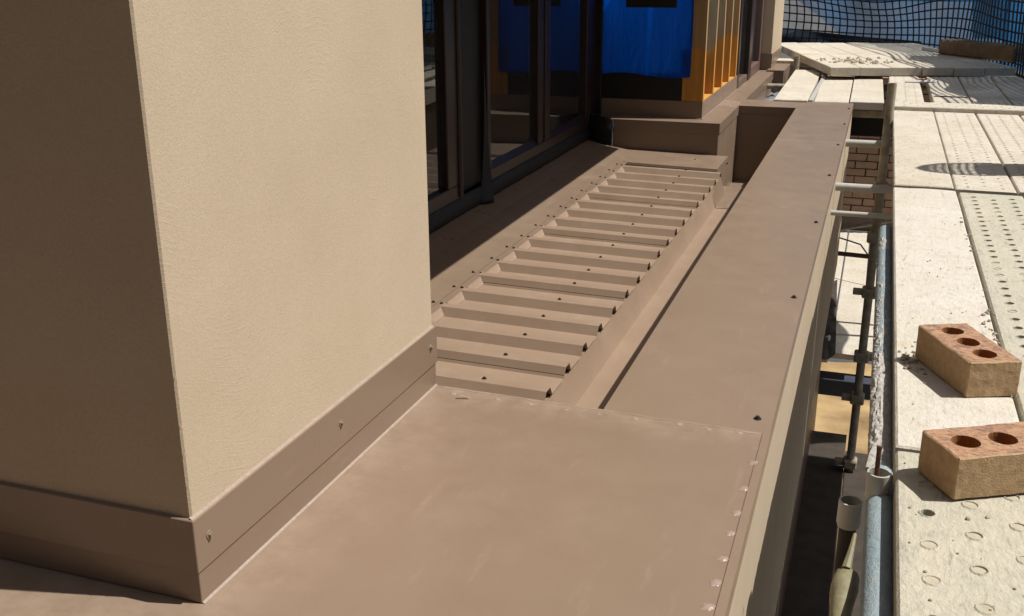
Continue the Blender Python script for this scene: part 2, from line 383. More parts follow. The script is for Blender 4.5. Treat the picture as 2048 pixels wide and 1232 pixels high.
part('sealant_smear', b, 'dab', t)
b = MB(); b.tube([(-.784, 1.878, .003), (-.780, 1.882, .0035), (-.77, 1.886, .003), (-.757, 1.885, .003)], [.001, .0035, .0042, .001], 8)
part('sealant_plug', b, 'dab', t, smooth=True)

t = thing('parapet_capping', (-.3, 4.5, 0), 'long straight brown parapet capping running away beside the gutter', 'capping')
LZ = -.0015; b = MB()
b.add([(-.473, 1.88, LZ), (-.132, 1.88, LZ), (-.136, 7.13, LZ), (-.844, 7.13, LZ), (-.844, 6.80, LZ), (-.473, 6.80, LZ)], [(0, 1, 2, 5), (2, 3, 4, 5)])
b.add([(-.132, 1.88, LZ), (-.136, 7.13, LZ), (-.1345, 7.13, -.034), (-.1305, 1.88, -.034)], [(0, 1, 2, 3)])
b.add([(-.473, 1.88, LZ), (-.473, 6.80, LZ), (-.471, 6.80, -.05), (-.471, 1.88, -.05)], [(0, 1, 2, 3)])
b.add([(-.473, 6.80, LZ), (-.844, 6.80, LZ), (-.844, 6.803, -.05), (-.473, 6.803, -.05)], [(0, 1, 2, 3)])
b.add([(-.136, 7.13, LZ), (-.844, 7.13, LZ), (-.844, 7.13, -.05), (-.136, 7.13, -.05)], [(0, 1, 2, 3)])
top = part('capping_sheet', b, 'metal', t)
for x, y in ((-.163, 1.985), (-.160, 2.83), (-.158, 3.74), (-.158, 4.63), (-.158, 5.45), (-.156, 6.18), (-.156, 6.85)):
    inst('screw', SCREW, (x, y, LZ), top, (0, 0, random.random()))

t = thing('parapet_wall', (-.3, 3, -1.1), 'tan rendered outer face of the parapet below the brown capping', 'wall')
b = MB(); b.box((-.455, 1.6, -1.08), (-.1375, 7.1, -.012)); b.box((-2.5, -.6, -1.08), (-.1365, 1.90, -.010)); part('rendered_face', b, 'render', t)
b = MB(); b.box((-2.5, -.6, -3.2), (-.178, 7.1, -1.083)); part('lower_wall', b, 'metal_dark', t)
b = MB(); b.box((-.18, -.6, -1.16), (-.160, 7.1, -1.10)); part('drip_mould', b, 'metal_dark', t)

# box gutter and sump
t = thing('box_gutter', (-.6, 4, -.32), 'brown box gutter trough between the ribbed roof and parapet', 'gutter')
b = MB(); b.extrude([(-.775, -.226), (-.752, -.226), (-.724, -.320), (-.464, -.322), (-.458, -.03)], 'y', 1.93, 5.30)
part('gutter_trough', b, 'metal_roof', t)
b = MB(); b.extrude([(-.776, -.224), (-.7535, -.224), (-.7225, -.318), (-.466, -.319), (-.460, -.03)], 'y', 5.24, 5.575)
b.extrude([(-.768, -.3185), (-.466, -.319), (-.460, -.03)], 'y', 5.575, 5.79)
b.quad((-.77, 5.79, -.318), (-.46, 5.79, -.318), (-.46, 5.79, -.5), (-.77, 5.79, -.5)); lap = part('gutter_end_length', b, 'metal_dusty', t)
b = MB(); b.sheet(lambda u, v: (-.722+.255*u, 5.238+.010*(v-.5)*(1+.6*math.sin(23*u)), -.3175), 20, 2); part('sealant_smear', b, 'sealant', lap)
b = MB(); b.quad((-.835, 5.79, -.49), (-.455, 5.79, -.49), (-.455, 6.81, -.49), (-.835, 6.81, -.49))
b.quad((-.835, 6.806, -.49), (-.455, 6.806, -.49), (-.455, 6.806, -.02), (-.835, 6.806, -.02)); part('sump', b, 'metal', t)

# ================================================================== RIBBED ROOF
PITCH = .1815; Y0 = 2.398; XR, XL = -.743, -1.285
def rz(x): return -.217+(XR-x)*.0165
t = thing('ribbed_roof', (-1, 4, -.22), 'narrow strip of ribbed brown roof sheeting stepping away below the window', 'roof')
def ribp(y, h, w0=.019, cw=.034): return [(y-w0, 0), (y, h), (y+cw, h), (y+cw+w0, 0)]
HR = .027
def build_sheet(k0, k1, first):
    prof = []; lift = .0022
    for k_ in range(k0, k1+1):
        y = Y0+k_*PITCH
        if k_ == k0 and not first: prof += [(y-.0135, .0095), (y-.0012, HR+lift), (y+.0352, HR+lift), (y+.0535, .0016)]
        else: prof += ribp(y, HR)
    b = MB(); n = len(prof); xs = [XR, -.9, -1.1, XL]
    for x in xs: b.v += [(x, p[0], rz(x)+p[1]) for p in prof]
    for a in range(len(xs)-1):
        for i in range(n-1): b.f.append((a*n+i, a*n+i+1, (a+1)*n+i+1, (a+1)*n+i))
    o = part('roof_sheet', b, 'metal_roof', t, solid=.0009)
    for k_ in range(k0 if not first else max(k0, 0), k1 if k1 < 17 else k1+1):
        y = Y0+k_*PITCH+.026
        inst('screw', SCREW, (-.93+random.uniform(-.003, .003), y, rz(-.93)+HR+(lift if k_ == k0 and not first else 0)), o, (0, 0, random.random()), .82)
build_sheet(-2, 1, True)
for a in (1, 5, 9, 13): build_sheet(a, a+4, False)
# apron flashing with tongues dressed down into every pan
t = thing('apron_flashing', (-1.45, 4, -.2), 'brown apron flashing with notched tongues below the shaded window sill', 'flashing')
b = MB(); b.extrude([(-1.272, -.1815), (-1.302, -.1800)], 'y', 1.94, 5.62); lower = part('scribed_strip', b, 'metal', t, solid=.001)
b = MB(); b.extrude([(-1.297, -.1785), (-1.36, -.1735), (-1.5, -.154), (-1.617, -.128), (-1.620, -.10)], 'y', 1.94, 6.0); ap = part('apron_sheet', b, 'metal', t, smooth=False, solid=.001)
for k_ in range(-2, 18):
    y0 = Y0+k_*PITCH+.054; y1 = Y0+(k_+1)*PITCH-.018
    zf = rz(-1.258)+.0012
    if k_ < 17:
        b = MB(); b.quad((-1.2722, y0-.010, -.1818), (-1.2722, y1+.010, -.1818), (-1.2575, y1, zf), (-1.2575, y0, zf))
        part('tongue', b, 'metal_roof', lower, solid=.0008)
        b = MB(); b.add([(-1.2712, y1+.0105, -.183), (-1.2562, y1-.001, zf+.001), (-1.2640, y1-.020, zf+.002), (-1.268, y1-.004, -.190)], [(0, 1, 2, 3)]); part('glint_tab', b, 'sealant', lower)  # pale tab imitating the sun glint on each tongue end
    yc = Y0+k_*PITCH+.026
    inst('screw', SCREW, (-1.284, yc, -.181), lower, (0, 0, random.random()), .8)
    inst('screw', SCREW, (-1.3095, yc+random.uniform(-.012, .004), -.1775), ap, (0, 0, random.random()), .9)
# roof end flashing
t = thing('end_flashing', (-1.1, 5.78, -.2), 'flat brown end flashing closing the far end of ribbed roof', 'flashing')
b = MB(); b.add([(-1.47, 5.988, -.172), (-1.29, 5.60, -.180), (-.772, 5.575, -.186), (-.772, 5.986, -.186)], [(0, 1, 2, 3)])
b.add([(-1.29, 5.60, -.180), (-.772, 5.575, -.186), (-.772, 5.570, -.198), (-1.285, 5.595, -.192)], [(0, 1, 2, 3)])
b.add([(-.772, 5.572, -.186), (-.772, 5.986, -.186), (-.766, 5.986, -.352), (-.766, 5.572, -.352)], [(0, 1, 2, 3)])
fo = part('flashing_sheet', b, 'metal_dusty', t, solid=.001)
inst('screw', SCREW, (-.93, 5.80, -.1845), fo); inst('screw', SCREW, (-.770, 5.93, -.215), fo, PX)
b = MB(); b.tube([(-1.46, 5.975, -.171), (-1.37, 5.78, -.175), (-1.295, 5.61, -.179)], .003, 6); part('sealant_bead', b, 'sealant', fo)

# ================================================================== PLINTH UNDER THE NEXT PIER
t = thing('plinth', (-1.2, 7.5, -.2), 'brown metal clad plinth block under the blue wrapped stud wall', 'plinth')
b = MB(); b.box((-1.64, 5.990, -.60), (-.834, 9.4, -.004)); part('clad_face', b, 'metal', t)
b = MB(); b.box((-1.64, 5.984, -.062), (-.828, 9.12, 0), .0012); top = part('top_flashing', b, 'metal_dusty', t)
b = MB(); b.tube([(-.836, 5.984, -.065), (-.834, 5.985, -.2), (-.836, 5.984, -.214)], .0018, 6); part('sealant_bead', b, 'sealant', t)
b = MB(); b.sheet(lambda u, v: (-.955+.12*u, 6.70+.30*v+.03*math.sin(5*u), .001+.003*max(0, noise.noise(Vector((u*5, v*7, 1))))), 14, 18); part('sealant_smear', b, 'dab', top)
t = thing('pier_flashing', (-1.3, 6.9, 0), 'brown upstand flashing around the foot of the stud wall', 'flashing')
b = MB(); b.box((-1.64, 6.118, .001), (-.955, 7.64, .101), .001); part('upstand', b, 'metal', t)
b = MB(); b.tube([(-.952, 6.116, .003), (-.952, 7.64, .003)], .003, 6); b.tube([(-1.6, 6.114, .003), (-.952, 6.114, .003)], .0025, 6); part('sealant_bead', b, 'sealant', t)

t = thing('stud_frame', (-1.0, 6.9, .1), 'row of orange pine wall studs on the brown upstand', 'stud wall')
for i, y in enumerate((6.118, 6.488, 6.845, 7.171, 7.52)):
    b = MB(); lean = (0, .012, -.008, .006, 0)[i]
    b.add([(x+lean*(z > 1), yy, z) for z in (.102, 2.3) for yy in (y, y+.042) for x in (-1.048, -.955)],
          [(0, 2, 3, 1), (4, 5, 7, 6), (0, 1, 5, 4), (2, 6, 7, 3), (0, 4, 6, 2), (1, 3, 7, 5)])
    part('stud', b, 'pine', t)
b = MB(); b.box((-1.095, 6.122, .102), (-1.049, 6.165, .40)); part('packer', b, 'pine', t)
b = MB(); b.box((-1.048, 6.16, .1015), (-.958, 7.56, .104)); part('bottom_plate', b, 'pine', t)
b = MB(); b.sheet(lambda u, v: (-1.565+.53*u+.003*math.sin(9*v), 6.112+.006*noise.noise(Vector((u*3, v*4, 0)))-.004*math.sin(3*u+4*v), .243+.012*math.sin(6*u)*(v < .01)+1.3*v), 24, 30)
single('wall_wrap', b, 'blue', (-1.3, 6.11, .24), 'bright blue wall wrap sheet fixed across the end of stud wall', 'tarp', smooth=True)
b = MB(); b.box((-1.67, 6.094, .0), (-1.562, 6.128, 1.0), .003); single('window_jamb', b, 'black', (-1.6, 6.1, 0), 'black jamb between the dark window and blue wall wrap', 'jamb')
b = MB(); b.sheet(lambda u, v: (-1.60+.52*u, 6.121, .10+.16*v), 4, 3); single('black_underlay', b, 'black', (-1.3, 6.12, .1), 'black membrane band showing below the blue wall wrap', 'membrane')
b = MB(); b.box((-1.425, 6.098, .628), (-1.13, 6.104, .80)); single('black_patch', b, 'black', (-1.28, 6.1, .65), 'small black patch high on the blue wall wrap', 'patch')
b = MB(); b.sheet(lambda u, v: (-1.03+.02*math.sin(4*v+6*u), 6.17+.9*u, .26+.25*u+1.2*v), 10, 10); single('torn_wrap', b, 'blue_pale', (-1.03, 6.5, .3), 'torn pale blue wrap hanging between the orange studs', 'tarp', smooth=True)
b = MB(); b.box((-1.66, 6.14, .1), (-1.60, 7.62, 2.3)); b.box((-1.6, 7.585, .1), (-1.05, 7.62, 2.3)); single('bounce_panel', b, 'bead', (-1.6, 6.9, .1), 'unseen white panels added inside the stud wall to bounce light', 'bounce panel')  # unseen white panels added to bounce sun onto the wrap's back

# ================================================================== WINDOWS
XW = -1.61
def bar(t, y0, y1, z0, z1, x0=XW-.05, x1=XW+.012, mat='frame', name='frame_bar', bev=.004):
    b = MB(); b.box((x0, y0, z0), (x1, y1, z1), bev); return part(name, b, mat, t)
HEAD = .94
def pane(t, y0, y1, z0, z1, x):
    b = MB(); b.quad((x, y0, z0), (x, y1, z0), (x, y1, z1), (x, y0, z1)); return part('pane', b, 'glass', t)
t = thing('window', (XW, 3.2, -.05), 'dark bronze window pane partly hidden behind the rendered column', 'window')
bar(t, 2.1, 3.955, -.052, .008, name='bottom_rail'); bar(t, 3.80, 3.93, .008, HEAD, name='stile'); bar(t, 2.1, 3.80, .90, HEAD, name='top_rail'); bar(t, 2.1, 2.2, .008, .9, name='stile')
b = MB(); b.tube([(XW+.012, 3.922, -.045), (XW+.012, 3.922, HEAD)], .014, 10); part('edge_bead', b, 'frame', t, smooth=True)
pane(t, 2.2, 3.80, .008, .90, XW-.012)
t = thing('window', (XW, 5.2, -.05), 'dark bronze two pane window with glossy glass beside blue wall wrap', 'window')
bar(t, 4.27, 6.10, -.052, .002, name='bottom_rail'); bar(t, 4.262, 4.30, .002, HEAD, name='stile'); bar(t, 4.985, 5.19, .002, HEAD, name='mullion')
bar(t, 5.90, 6.10, .002, HEAD, name='stile'); bar(t, 4.30, 5.9, .90, HEAD, name='top_rail', x0=XW-.048)
for y0, y1 in ((4.30, 4.985), (5.19, 5.90)):
    b = MB(); b.extrude([(XW-.015, .03), (XW+.008, .002), (XW-.015, .002)], 'y', y0, y1, True); part('glazing_bead', b, 'frame', t)
    pane(t, y0, y1, .002, .90, XW-.013)
b = MB(); b.box((XW-.006, 5.075, .0), (XW+.02, 5.10, HEAD), .003); part('sash_edge', b, 'frame', t)
# black membranes round the windows
b = MB(); b.sheet(lambda u, v: (XW+.004+.012*math.sin(math.pi*v)*(1+.5*noise.noise(Vector((u*14, v*2, 0))))+.006*noise.noise(Vector((u*40, v, 2))), 2.1+3.95*u, -.137+.088*v), 90, 5)
single('sill_membrane', b, 'black', (XW, 4, -.13), 'black damp proof membrane strip along the window sill', 'membrane', smooth=True, solid=.001)
b = MB(); b.box((XW-.06, 3.93, -.05), (XW-.02, 4.262, HEAD)); single('cover_panel', b, 'black', (XW, 4.1, 0), 'black panel between the two dark windows', 'panel')
b = MB(); b.sheet(lambda u, v: (XW+.006+.012*u*(1-v)+.04*(1-v)**3*u, 4.235+.034*u*(1-.95*v)-.085*(1-v)**3*(1-.3*u), -.13+.62*v), 6, 30)
single('loose_membrane_strip', b, 'black', (XW, 4.2, -.1), 'loose black membrane strip curling away from the window frame', 'membrane', smooth=True, solid=.001)
b = MB(); b.sheet(lambda u, v: (-1.60+.150*u+.008*math.sin(7*v+3*u), 5.975-.022*math.sin(2.6*u)*(.4+.6*v)+.006*math.sin(9*v), -.160+.19*v*(1-.14*u)), 14, 10)
single('folded_membrane_corner', b, 'black', (-1.53, 5.95, -.15), 'folded black membrane flap at the inner corner beside the plinth', 'membrane', smooth=True, solid=.0015)
b = MB(); b.tube([(-1.452, 5.955, -.16), (-1.449, 5.952, -.10), (-1.452, 5.95, -.065)], .004, 6); b.tube([(-1.47, 5.96, -.168), (-1.45, 5.952, -.165)], .005, 6)
single('highlight_edge', b, 'plastic', (-1.45, 5.95, -.16), 'painted highlight along the edge of the folded black membrane', 'sealant', smooth=True)  # grey strip painted in as the highlight on the membrane edge
# room behind the glass
t = thing('room', (-3.5, 4, -.1), 'dim empty room behind the dark windows', 'room')
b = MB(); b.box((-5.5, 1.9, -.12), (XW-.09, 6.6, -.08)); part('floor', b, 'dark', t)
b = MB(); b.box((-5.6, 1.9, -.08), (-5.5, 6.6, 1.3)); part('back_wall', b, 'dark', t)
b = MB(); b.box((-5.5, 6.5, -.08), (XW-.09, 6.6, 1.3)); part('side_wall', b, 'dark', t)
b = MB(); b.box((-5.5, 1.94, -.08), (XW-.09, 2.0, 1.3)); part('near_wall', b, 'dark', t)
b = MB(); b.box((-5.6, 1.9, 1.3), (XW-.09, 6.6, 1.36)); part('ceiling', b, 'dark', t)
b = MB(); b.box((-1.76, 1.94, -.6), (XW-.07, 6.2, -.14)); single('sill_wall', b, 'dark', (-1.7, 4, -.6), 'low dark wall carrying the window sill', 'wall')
# soffit above the recess (above the picture, throws the shade over the windows)
b = MB(); b.box((-3.2, 1.97, HEAD+.01), (-.748, 6.09, 1.35)); single('soffit', b, 'render', (-1.7, 5, 1), 'deep soffit over the recessed windows between the columns', 'soffit')
# second window beyond the studs
t = thing('window', (-.96, 8.4, .0), 'distant brown framed window between the studs and narrow column', 'window')
for (y0, y1, z0, z1, n_) in ((7.66, 7.74, .001, 1.3, 'stile'), (8.25, 8.42, .001, 1.3, 'mullion'), (9.02, 9.1, .001, 1.3, 'stile'), (7.74, 8.25, .001, .05, 'bottom_rail'), (8.42, 9.02, .001, .08, 'bottom_rail')):
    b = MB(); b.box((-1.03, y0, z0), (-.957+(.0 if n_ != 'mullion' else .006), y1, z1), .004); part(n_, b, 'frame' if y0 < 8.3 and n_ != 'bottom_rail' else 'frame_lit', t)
for y0, y1 in ((7.74, 8.25), (8.42, 9.02)):
    b = MB(); b.quad((-.987, y0, .05), (-.987, y1, .05), (-.987, y1, 1.3), (-.987, y0, 1.3)); part('pane', b, 'glass', t)
b = MB(); b.box((-1.3, 7.66, 0), (-1.2, 9.1, 1.4)); part('blind', b, 'room', t)
b = MB(); b.box((-.885, 8.98, -1.0), (-.745, 9.95, .015), .002); single('parapet_end', b, 'metal', (-.8, 9.4, -1), 'brown clad parapet end standing beside the narrow column', 'parapet')

# ================================================================== SCAFFOLD DECK
DZ = .046
def perf_plank(name, label, x0, x1, y0, y1, zt, mat, pitch=.062, r=.0085, lip=.0018, fill=.0, group=None, cols=3, th=.055, rz_=0., off=0.):
    t = thing(name, ((x0+x1)/2, (y0+y1)/2, zt-th), label, 'plank', group)
    b = MB(); mud = MB(); ins = .014; xs = [x0+ins+(x1-x0-2*ins)*i/cols for i in range(cols+1)]
    n = 12
    for c in range(cols):
        xa, xb = xs[c], xs[c+1]; xc = (xa+xb)/2; ys = y0+.02+((c % 2)*.5+off)*pitch
        k_ = int((y1-.02-ys)//pitch)
        b.quad((xa, y0, zt), (xb, y0, zt), (xb, ys, zt), (xa, ys, zt)); ye = ys+k_*pitch
        b.quad((xa, ye, zt), (xb, ye, zt), (xb, y1, zt), (xa, y1, zt))
        for i in range(k_):
            ya, yb = ys+i*pitch, ys+(i+1)*pitch; yc = (ya+yb)/2
            def ring(rr, z): return [(xc+rr*math.cos(2*math.pi*j/n), yc+rr*math.sin(2*math.pi*j/n), z) for j in range(n)]
            base = ring(r*1.35, zt)+ring(r*1.12, zt+lip)+ring(r, zt+lip*.7)+ring(r*.98, zt-.02)
            cr = [(xb, yb, zt), (xa, yb, zt), (xa, ya, zt), (xb, ya, zt)]
            fs = []
            for j in range(n):
                q = 4*n+(j//3); fs.append((q, j, (j+1) % n))
                for l in range(3): fs.append((l*n+j, l*n+(j+1) % n, (l+1)*n+(j+1) % n, (l+1)*n+j))
            for a in range(4): fs.append((4*n+(a-1) % 4, a*3, 4*n+a))
            b.add(base+cr, fs)
            if random.random() < fill: mud.add(ring(r, zt+lip*random.uniform(-.6, .5)), [tuple(range(n))])
    for xa, xb, s in ((x0, xs[0], 0), (xs[-1], x1, 1)):
        pr = [(xa, zt-.006), (xa+.004, zt-.001), (xb, zt)] if s == 0 else [(xa, zt), (xb-.004, zt-.001), (xb, zt-.006)]
        b.extrude(pr, 'y', y0, y1)
    b.extrude([(x0, zt-.006), (x0, zt-th), (x0+.02, zt-th)], 'y', y0, y1); b.extrude([(x1, zt-.006), (x1, zt-th), (x1-.02, zt-th)], 'y', y0, y1)
    for y in (y0, y1): b.quad((x0+.003, y, zt-.0005), (x1-.003, y, zt-.0005), (x1, y, zt-th), (x0, y, zt-th))
    part('deck_plate', b, mat, t)
    if mud.v: part('mud_fill', mud, 'mud', t)['kind'] = 'stuff'
    return t
def solid_plank(name, label, x0, x1, y0, y1, zt, mat, group=None, th=.05, ang=0, wav=.0015, tilt=0):
    b = MB(); L = y1-y0; cx, cy = (x0+x1)/2, y0
    nx, ny = 6, max(4, int(L/.05)); c = .004
    def P(u, v):
        x = -(x1-x0)/2+(x1-x0)*u; y = L*v; z = wav*noise.noise(Vector((x*8+cx*3, y*6+cy, cx)))
        if u < .001 or u > .999 or v < .001 or v > .999: z -= c
        return (x, y, zt+z+tilt*(u-.5))
    us = [0, .02, .25, .5, .75, .98, 1]; vs_ = [0, .004/L]+[i/ny for i in range(1, ny)]+[1-.004/L, 1]
    g = [[P(u, v) for v in vs_] for u in us]; n = len(vs_)
    b.v = [p for r_ in g for p in r_]
    b.f = [(i*n+j, (i+1)*n+j, (i+1)*n+j+1, i*n+j+1) for i in range(len(us)-1) for j in range(n-1)]
    for j in range(n-1):
        for i in (0, len(us)-1):
            a, q = g[i][j], g[i][j+1]; b.quad(a, q, (q[0], q[1], zt-th), (a[0], a[1], zt-th))
    for i in range(len(us)-1):
        for j in (0, n-1):
            a, q = g[i][j], g[i+1][j]; b.quad(a, q, (q[0], q[1], zt-th), (a[0], a[1], zt-th))
    b.quad((g[0][0][0], 0, zt-th), (g[-1][0][0], 0, zt-th), (g[-1][0][0], L, zt-th), (g[0][0][0], L, zt-th))
    rm = Matrix.Rotation(ang, 3, 'Z'); b.v = [tuple(rm @ Vector(v)+Vector((cx, cy, 0))) for v in b.v]
    return single(name, b, mat, (cx, cy, zt-th), label, 'plank', group)
GN = 'near deck planks'
perf_plank('scaffold_plank', 'perforated plank under the nearer brick at bottom right', .098, .326, -.3, 1.822, DZ, 'plank_steel', 0.1, .0112, .0022, .9, GN, off=.3)
perf_plank('scaffold_plank', 'perforated plank right of the nearest one, beyond the frame edge', .332, .558, -.3, 1.822, DZ, 'plank_steel', 0.1, .0112, .0022, .85, GN)
solid_plank('scaffold_plank', 'mortar caked plank carrying the farther brick along the deck edge', .098, .324, 1.842, 4.235, DZ, 'plank_mud', GN, wav=.004)
perf_plank('scaffold_plank', 'perforated grey plank right of the mortar caked plank', .332, .556, .9, 4.20, DZ+.001, 'plank_steel', .066, .0102, .0016, .1, GN)
perf_plank('scaffold_plank', 'third perforated plank from the deck edge, right margin', .562, .786, .9, 4.22, DZ, 'plank_steel', .066, .0102, .0016, .1, GN)
solid_plank('scaffold_plank', 'pale dusty plank at deck edge beyond the mortar caked plank', .100, .318, 4.262, 6.50, DZ+.006, 'plank_far', GN, ang=0, wav=.002)
perf_plank('scaffold_plank', 'dusty dimpled plank crossed by the net shadow, second from edge', .323, .540, 4.235, 6.49, DZ+.005, 'plank_far', .07, .006, .0012, .55, GN)
perf_plank('scaffold_plank', 'dusty dimpled plank third from edge near the blue netting', .548, .770, 4.26, 6.49, DZ+.004, 'plank_far', .062, .007, .0014, .1, GN)
perf_plank('scaffold_plank', 'outermost dimpled plank at the right margin of the deck', .778, 1.0, 4.26, 6.49, DZ+.002, 'plank_far', .062, .007, .0014, .1, GN)
for (y0, y1, lb) in ((-.3, 4.22, 'near'), (4.26, 6.49, 'far')):
    solid_plank('scaffold_plank', 'unseen outer plank added to shade the gap below, %s length' % lb, 1.008, 1.232, y0, y1, DZ, 'plank_far', GN)  # outer planks added out of view to shade the gap below
solid_plank('scaffold_plank', 'fourth plank from the edge on the near deck, beyond the right margin', .792, 1.002, -.3, 4.22, DZ, 'plank_far', GN)
perf_plank('scaffold_plank', 'third plank from the edge at the very near end of deck', .564, .786, -.3, .88, DZ, 'plank_steel', 0.1, .0112, .0022, .85, GN)
b = MB(); b.box((1.24, -.3, .0), (1.275, 6.4, .26), .003); single('shade_board', b, 'timber', (1.25, 3, .02), 'unseen timber board added at the deck edge to shade the gap', 'board')  # unseen board added to deepen the deck's shade in the gap
# cross plank lying over the joint (runs across the deck)
t = perf_plank('scaffold_plank', 'perforated plank laid crosswise over the far deck joint', -.112, .112, -.48, .48, 0.0, 'plank_far', .07, .006, .0012, .2, 'far deck planks', th=.034)
t.location = (.575, 6.585, .078-.034); t.rotation_euler.z = R(-88.5+180)
b = MB(); b.box((.093, 6.472, .0), (1.06, 6.49, .0445)); single('cross_bearer', b, 'timber', (.5, 6.48, 0), 'dark timber bearer under the crosswise plank', 'bearer')
GF = 'far deck planks'
xb = [(-.640, -.425, 6.99, 9.0, .008), (-.386, -.168, 7.03, 8.66, 0), (-.161, .050, 7.05, 8.68, .004)]
for (x0, x1, y0, y1, dz), lb in zip(xb, ('leftmost pale plank beyond the parapet end beside the column', 'second pale plank beyond the parapet end, with open joints', 'third pale plank beyond the parapet end, left of the steel post')):
    o = solid_plank('scaffold_plank', lb, x0, x1, y0+.1, y1+.1, .004+dz, 'plank_far', GF, ang=.012, wav=.002)
b = MB(); b.box((-.42, 7.12, -.02), (-.392, 8.9, .012), .002); single('edge_batten', b, 'galv_pale', (-.4, 8, 0), 'pale narrow edge batten between the two leftmost far planks', 'batten')
perf_plank('scaffold_plank', 'perforated far plank just right of the steel post', .075, .290, 6.71, 8.72, .03, 'plank_far', .075, .006, .0012, .3, GF)
for i, (x0, lb) in enumerate(((.345, 'pale far plank right of the dark gap'), (.575, 'half shaded far plank near the net'), (.805, 'shaded far plank against the netting at right'))):
    solid_plank('scaffold_plank', lb, x0, x0+.222, 6.71, 8.80, .03+.002*i, 'plank_far', GF, wav=.002)
single('joint_strip', MB().box((.355, 7.38, .0305), (.56, 7.395, .036)), 'timber', (.45, 7.38, .03), 'thin dark strip across the pale far plank', 'strip')
# raised skewed platform
A = R(15.5); ux, uy = Vector((math.cos(A), math.sin(A), 0)), Vector((-math.sin(A), math.cos(A), 0)); P0 = Vector((-.355, 8.46, 0))
ls = ('leftmost plank of the raised skewed platform', 'second plank of the raised platform with scattered dirt', 'third plank of the raised platform', 'fourth plank of the raised platform, wrapped end', 'fifth plank of the raised platform, partly shaded', 'shaded right end plank of the raised platform')
for i in range(6):
    p = P0+ux*(.232*i+.113)+uy*random.uniform(-.015, .02)
    solid_plank('raised_plank', ls[i]+', front row', p.x-.1125, p.x+.1125, p.y, p.y+1.16, .100+random.uniform(-.003, .003), 'plank_far', 'raised platform planks', th=.062, ang=A, wav=.002)
    p = p+uy*1.175
    solid_plank('raised_plank', ls[i]+', back row', p.x-.1125, p.x+.1125, p.y, p.y+1.3, .100+random.uniform(-.004, .004), 'plank_far', 'raised platform planks', th=.062, ang=A, wav=.002)
for i, (x0, y0) in enumerate(((-1.15, 10.1), (-1.3, 9.6))):
    b = MB(); b.box((x0, y0, -.06+.05*i), (x0+.75, y0+.22, -.01+.05*i), .003); single('lower_plank', b, 'plank_far', (x0, y0, -.06), ('short pale plank end behind the narrow column, upper', 'short pale plank end behind the narrow column, lower')[i], 'plank', 'plank ends behind the column')
# little loose things on the far deck
def stick(name, pts, r, mat, label, cat):
    single(name, MB().tube(pts, r, 6), mat, pts[0], label, cat, smooth=True)
stick('white_strip', [(.19, 8.18, .037), (.3, 8.20, .04), (.40, 8.26, .037)], .011, 'white', 'white strip lying across the dark gap between far planks', 'strip')
stick('white_batten', [(.36, 10.35, .108), (.62, 9.85, .108)], .02, 'white', 'white batten lying at the net foot on raised platform', 'batten')
b = MB(); b.box((-.52, -.10, 0), (.34, .10, .12), .015); b.jitter(.008, 5); rm = Matrix.Rotation(R(-52), 3, 'Z'); b.v = [tuple(rm @ Vector(v)+Vector((.86, 9.55, .104))) for v in b.v]
single('timber_beam', b, 'timber', (.9, 9.7, .1), 'thick timber beam lying against the blue netting', 'beam')

# tubes
def tube_thing(name, a, c, r, mat, label, cat, group=None, hollow=False):
    t = thing(name, a, label, cat, group); b = MB()
    b.tube([a, c], r, 16, cap=not hollow)
    if hollow:
        a_, c_ = Vector(a), Vector(c); b.tube([a_, c_], r*.86, 16, cap=False)
        n = 16; # rim
        d = (c_-a_).normalized(); u = d.cross(Vector((0, 0, 1)) if abs(d.z) < .9 else Vector((1, 0, 0))).normalized(); v = d.cross(u)
        rg = lambda rr: [c_+u*rr*math.cos(2*math.pi*j/n)+v*rr*math.sin(2*math.pi*j/n) for j in range(n)]
        b.add(rg(r)+rg(r*.86), [(j, (j+1) % n, n+(j+1) % n, n+j) for j in range(n)])
    part('pipe', b, mat, t, smooth=True); return t
t = tube_thing('ledger_tube', (.078, -.4, -.018), (.078, 3.75, -.018), .0242, 'ledger', 'long blue painted scaffold tube under the deck edge', 'tube')
b = MB()
for i in range(220):
    y = random.choice((random.gauss(2.15, .13), random.uniform(1.95, 3.4), random.gauss(2.5, .3))); a = random.uniform(.1, 2.2)
    if y < 1.4: continue
    s = random.uniform(.0012, .0048); p = Vector((.078-.0242*math.cos(a)*.95, y, -.018+.0242*math.sin(a)*.95))
    b.tube([p-Vector((0, s*1.6, 0)), p-Vector((0, s*.6, 0)), p+Vector((0, s*.6, 0)), p+Vector((0, s*1.6, 0))], [s*.25, s*.8, s*.7, s*.2], 5)
o = part('mortar_splatter', b, 'mortar', t, smooth=True); o['kind'] = 'stuff'
def crust(u, v):
    y = 1.80+1.9*u; a = .15+2.3*v; e_ = 1-abs(2*v-.9)
    h_ = noise.noise(Vector((y*26, a*3, 2)))*.5+noise.noise(Vector((y*75, a*8, 7)))*.35+noise.noise(Vector((y*5, 1, 9)))*.5+.16*math.exp(-((y-2.15)/.35)**2)*3-.25*max(0, y-2.9)
    r_ = .0242+max(-.003, min(.006, .0075*h_*max(.2, e_+.3)-.0008)); return (.078-r_*math.cos(a), y, -.018+r_*math.sin(a))
b = MB(); b.sheet(crust, 620, 20); o = part('mortar_crust', b, 'mortar', t, smooth=True)
t = tube_thing('standard', (.075, 6.08, -3.2), (.075, 6.08, .245), .0242, 'galv', 'upright scaffold post standing past the deck edge at far end', 'post', 'scaffold posts', True)
